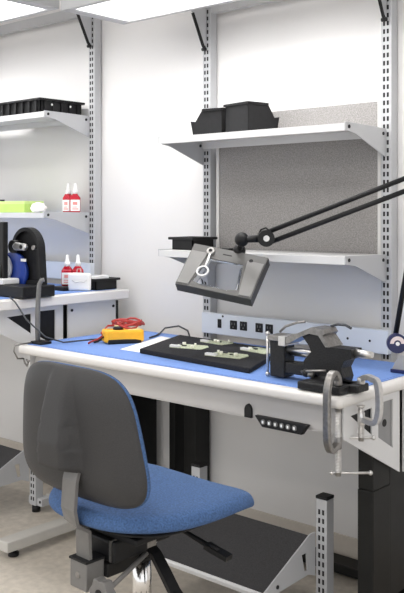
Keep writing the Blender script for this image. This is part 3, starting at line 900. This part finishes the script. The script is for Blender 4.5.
def tray(name, label, loc, rz, w, d, h, m=BLACK, ribs=0, cat='tray'):
    t = thing(name, label, cat, loc, rz)
    b = one(m); th = .004; fl = .012
    for sx in (-1, 1):
        b.box((sx*w/2, -d/2, 0), (sx*(w/2-th), d/2, h), m)
    for sy in (-1, 1):
        b.box((-w/2, sy*d/2, 0), (w/2, sy*(d/2-th), h), m)
    b.box((-w/2, -d/2, 0), (w/2, d/2, th), m)
    if ribs:
        for i in range(ribs):
            xx = -w/2+(i+.5)*w/ribs
            b.box((xx-.006, -d/2-.008, .0), (xx+.006, -d/2, h), m); b.box((xx-.006, d/2, 0), (xx+.006, d/2+.008, h), m)
        for i in range(5):
            yy = -d/2+(i+.5)*d/5
            b.box((w/2, yy-.006, 0), (w/2+.008, yy+.006, h), m)
    b.build('body', None, t)
    b = one(m)
    b.box((-w/2-fl, -d/2-fl, h-.010), (w/2+fl, -d/2+th, h), m, bev=.002); b.box((-w/2-fl, d/2-th, h-.010), (w/2+fl, d/2+fl, h), m, bev=.002)
    b.box((-w/2-fl, -d/2, h-.010), (-w/2+th, d/2, h), m, bev=.002); b.box((w/2-th, -d/2, h-.010), (w/2+fl, d/2, h), m, bev=.002)
    b.build('rim', None, t)
    return t
tray('parts_tray', 'black tray on the shelf behind the magnifier lamp', (-2.245, -.17, 1.1102), 0, .105, .12, .048)
tt = tray('tote_box', 'wide black ribbed tote on the top left shelf', (-3.27, -.155, 1.6882), 0, .44, .235, .066, ribs=9, cat='tote')
for yy in (-.06, .045):
    b = one(WHITEP); b.cyl((.228, yy, .040), (.230, yy, .040), .005, WHITEP, n=10); b.build('rivet', None, tt, 'white rivet')

def bottle(label, loc, group, rz=0):
    t = thing('bottle', label, 'bottle', loc, rz, group); t.scale = (1.12, 1.12, 1.14)
    b = one(REDB)
    t2 = bmesh.new()
    pr = []
    b.box((-.021, -.013, 0), (.021, .013, .062), REDB, bev=.006, seg=3)
    b.prism([(-.019, .060), (.019, .060), (.008, .074), (-.008, .074)], 1, -.011, .011, REDB, bev=.002)
    b.build('body', None, t, 'red plastic body')
    b = one(WHITEP); b.box((-.017, -.0140, .006), (.0205, -.0129, .050), WHITEP)
    b.box((-.008, -.0144, .030), (.010, -.0139, .042), LABELR); b.box((-.010, -.0144, .012), (.014, -.0139, .016), LABELR)
    b.box((-.010, -.0144, .020), (.008, -.0139, .023), LABELR)
    b.build('bottle_label', None, t, 'white label with faded red print')
    b = one(WHITEP); b.lathe([(.011, .073), (.011, .088), (.0075, .090), (.0055, .112), (.0035, .116)], (0, 0, 0), WHITEP, 18); b.build('cap', None, t, 'white nozzle cap')
    return t
zs = 1.2522
bottle('red bottle on the lower left shelf, nearest the upright', (-3.020, -.100, zs), 'red bottles', .75)
bottle('red bottle on the lower left shelf, left of its twin', (-3.072, -.098, zs), 'red bottles', .1)
lz = LB+.0027

# green box, blue box, tissue
def carton(name, label, loc, rz, d, m, m2):
    t = thing(name, label, 'box', loc, rz)
    b = one(m); b.box((-d[0]/2, -d[1]/2, 0), (d[0]/2, d[1]/2, d[2]), m, bev=.001); b.build('carton', None, t)
    b = one(m2); b.box((-d[0]/2-.001, -d[1]/2-.0006, d[2]-.013), (d[0]/2+.001, d[1]/2, d[2]+.0006), m2); b.build('lid', None, t)
    return t
GREEN2 = mat('green_card_lid', (.55, .74, .26), .6)
DKB = mat('dark_card', (.05, .055, .07), .6)
carton('card_box', 'low bright green card box on the left shelf', (-3.365, -.16, zs), 0, (.25, .11, .052), GREEN, GREEN2)
carton('card_box', 'blue card box with dark lid left of the green box', (-3.60, -.17, zs), 0, (.13, .12, .062), BLUEB, DKB)
b = one(CLOTH); t2 = bmesh.new(); bmesh.ops.create_icosphere(t2, subdivisions=3, radius=.03)
rnd = random.Random(3)
for v in t2.verts: v.co = Vector((v.co.x*1.1, v.co.y*1.1, max(-.018, v.co.z*.8)))*(.86+.28*rnd.random())
zmin = min(v.co.z for v in t2.verts)
for v in t2.verts: v.co += Vector((-3.110, -.235, zs-zmin))
b.merge(t2, 0, None, True)
tag(b.build('crumpled_tissue'), 'crumpled white tissue at the end of the green box', 'tissue')

# ------------------------------------------------------------------ things on the left bench
st = one(BLACK)
st.box((-2.93, -.310, lz), (-2.845, -.175, lz+.016), BLACK, bev=.003)
tag(st.build('bottle_stand'), 'flat black stand under two red bottles on the left workbench', 'stand')
bottle('red bottle on the black stand, left of its twin', (-2.900, -.246, lz+.0162), 'red bottles', .6)
bottle('red bottle on the black stand, touching the white pouch', (-2.873, -.210, lz+.0162), 'red bottles', .6)
p = thing('white_pouch', 'white pouch with a loop leaning beside the bottles on left workbench', 'pouch', (-2.815, -.250, lz), math.radians(38))
b = one(WHITEP); b.box((-.048, -.012, 0), (.048, .012, .075), WHITEP, bev=.009, seg=3); b.build('body', None, p)
b = one(SATIN); b.tube([(-.03, -.013, .045), (-.015, -.015, .035), (.005, -.015, .040), (.022, -.014, .037), (.035, -.013, .048)], .0018, SATIN, n=6)
b.tube([(-.012, 0, .074), (-.010, 0, .092), (.004, 0, .092), (.006, 0, .074)], .002, SATIN, n=6); b.build('loop', None, p, 'thin grey loop')
bn = tray('parts_bin', 'small black bin at the back right of the left workbench', (-2.825, -.135, lz), 0, .10, .12, .048, cat='bin')
b = one(BAG); b.prism([(-.045, -.05), (.02, -.05), (.02, .05), (-.045, .05)], 2, .010, .058, BAG, bev=.012); b.build('clear_bag', None, bn, 'clear plastic bag')

# bench machine with arched housing
g = thing('bench_machine', 'black arched bench machine with blue wheel at left edge', 'machine', (-2.86, -.51, lz))
b = one(BLACK); b.box((-.15, -.115, 0), (.155, .04, .045), BLACK, bev=.004); b.build('base', None, g)
def arch(w, h, n=20):
    pts = [(-w/2*1.05, 0)]
    for i in range(n+1):
        a_ = PI-PI*i/n; pts.append((w/2*math.cos(a_), h-w/2+w/2*math.sin(a_)))
    pts.append((w/2*1.12, 0)); return pts
def arr(pts, ax, ay): return [(x+ax, y+ay) for x, y in pts]
b = one(BLACK)
b.plate_with_holes(arr(arch(.18, .225), .03, .045), [arr(arch(.152, .195), .03, .060)], 1, -.012, .020, BLACK)
b.prism(arr(arch(.17, .215), .03, .046), 1, .004, .018, BLACK)
b.build('arched_housing', None, g)
b = one(BWHEEL); b.cyl((-.040, -.022, .085), (-.040, -.004, .085), .085, BWHEEL, n=40); b.build('wheel', None, g, 'blue wheel')
b = one(STEEL_L); b.cyl((-.088, -.042, .105), (-.088, -.026, .105), .055, STEEL_L, n=36); b.build('side_disc', None, g, 'pale disc in front of the blue wheel')
b = one(SATIN)
b.prism([(-.005, .178), (.058, .178), (.070, .192), (.062, .206), (-.005, .210), (-.020, .194)], 1, -.040, -.022, SATIN, bev=.005)
b.cyl((.042, -.043, .193), (.042, -.038, .193), .008, BLACK, n=12)
b.cyl((.09, -.02, .19), (.09, -.005, .19), .009, DSTEEL, n=14)
b.build('lever_arm', None, g, 'silver lever arm')
b = one(BLACK); b.cyl((-.022, -.036, .193), (-.022, .005, .193), .026, BLACK, n=20); b.build('hub', None, g)
b = one(BLACKM); b.box((-.042, -.085, .045), (-.014, -.060, .292), BLACKM, bev=.003); b.box((-.15, -.08, .17), (-.030, -.062, .235), BLACKM, bev=.004); b.build('guide_post', None, g, 'black square guide post')
b = one(STEEL_L); b.box((-.14, -.112, .046), (.02, -.03, .068), STEEL_L, bev=.004); b.cyl((-.035, -.09, .068), (-.035, -.09, .12), .006, SATIN, n=12); b.build('work_table', None, g, 'pale grey plate')
b = one(WHITEP); b.box((.028, -.0312, .135), (.062, -.0302, .146), WHITEP); b.box((.028, .0115, .125), (.060, .0123, .138), WHITEP); b.build('sticker', None, g, 'small white sticker')

# gooseneck stand on the left end of the front bench
gn = thing('clamp_stand', 'grey bent tube stand clamped to left end of front workbench', 'stand', (-2.640, -.605, fz))
b = one(GHOSE)
b.tube([(0, 0, .004), (-.003, .0, .06), (-.001, 0, .13), (.001, .002, .19), (.004, .003, .222), (.010, .008, .238), (.018, .014, .240)], [.0095, .0095, .0095, .009, .0085, .008, .008], GHOSE, n=14)
b.build('tube', None, gn)
b = one(BLACK); b.box((-.018, -.022, 0), (.045, .03, .010), BLACK, bev=.003); b.build('foot_plate', None, gn, 'black foot plate')
b = one(DSTEEL)
b.tube([(-.01, -.06, -.05), (.0, -.062, -.065), (.015, -.062, -.075), (.022, -.062, -.062), (.012, -.062, -.052), (.03, -.062, -.055)], .0035, DSTEEL, n=8)
b.tube([(-.012, -.02, .004), (-.012, -.099, .004), (-.012, -.101, -.02), (-.012, -.085, -.048), (-.01, -.06, -.05)], .003, DSTEEL, n=8)
b.build('hook', None, gn, 'bent wire hook below the edge')
b = one(CABLE)
b.tube([(-2.76, -.645, lz+.004), (-2.735, -.66, lz+.005), (-2.708, -.66, lz-.008), (-2.65, -.65, .85), (-2.60, -.60, .785), (-2.57, -.54, fz+.004), (-2.55, -.42, fz+.0035), (-2.52, -.34, fz+.0035)], .003, CABLE, n=8)
tag(b.build('cable'), 'thin dark cable drooping from left workbench onto the blue mat', 'cable')

# ------------------------------------------------------------------ room lights: two ceiling fixtures and added even ambient fill through the unbuilt room sides
def ceil_light(x, y, w, d, label):
    t = thing('ceiling_light', label, 'light', (x, y, 2.9), group='ceiling lights')
    b = one(WHITEP); b.box((-w/2-.03, -d/2-.03, -.02), (w/2+.03, d/2+.03, 0), WHITEP); b.build('frame', None, t)
    b = one(CDIFF); b.box((-w/2, -d/2, -.026), (w/2, d/2, -.02), CDIFF); b.build('diffuser', None, t)
for x, y in ((-2.6, -2.2), (-.4, -2.2), (-2.6, -4.2), (-.4, -4.2)):
    ceil_light(x, y, 1.2, .6, 'white ceiling light panel in the room')
w = bpy.data.worlds.new('World'); sc.world = w; w.use_nodes = True
w.node_tree.nodes['Background'].inputs[0].default_value = (.97, .985, 1, 1)
w.node_tree.nodes['Background'].inputs[1].default_value = 1.15

# ------------------------------------------------------------------ camera
cam = bpy.data.cameras.new('camera'); co = bpy.data.objects.new('camera', cam); col.objects.link(co)
co.location = (0, -2.6636, 1.25); co.rotation_euler = (PI/2, 0, math.radians(41.4))
cam.sensor_fit = 'HORIZONTAL'; cam.sensor_width = 36; cam.lens = 36*872/404; cam.shift_y = -(296.5-213)/404
cam.clip_start = .05
sc.camera = co
sc.view_settings.view_transform = 'Standard'; sc.view_settings.look = 'None'
sc.view_settings.gamma = 1; sc.view_settings.use_curve_mapping = False
sc.view_settings.exposure = .2
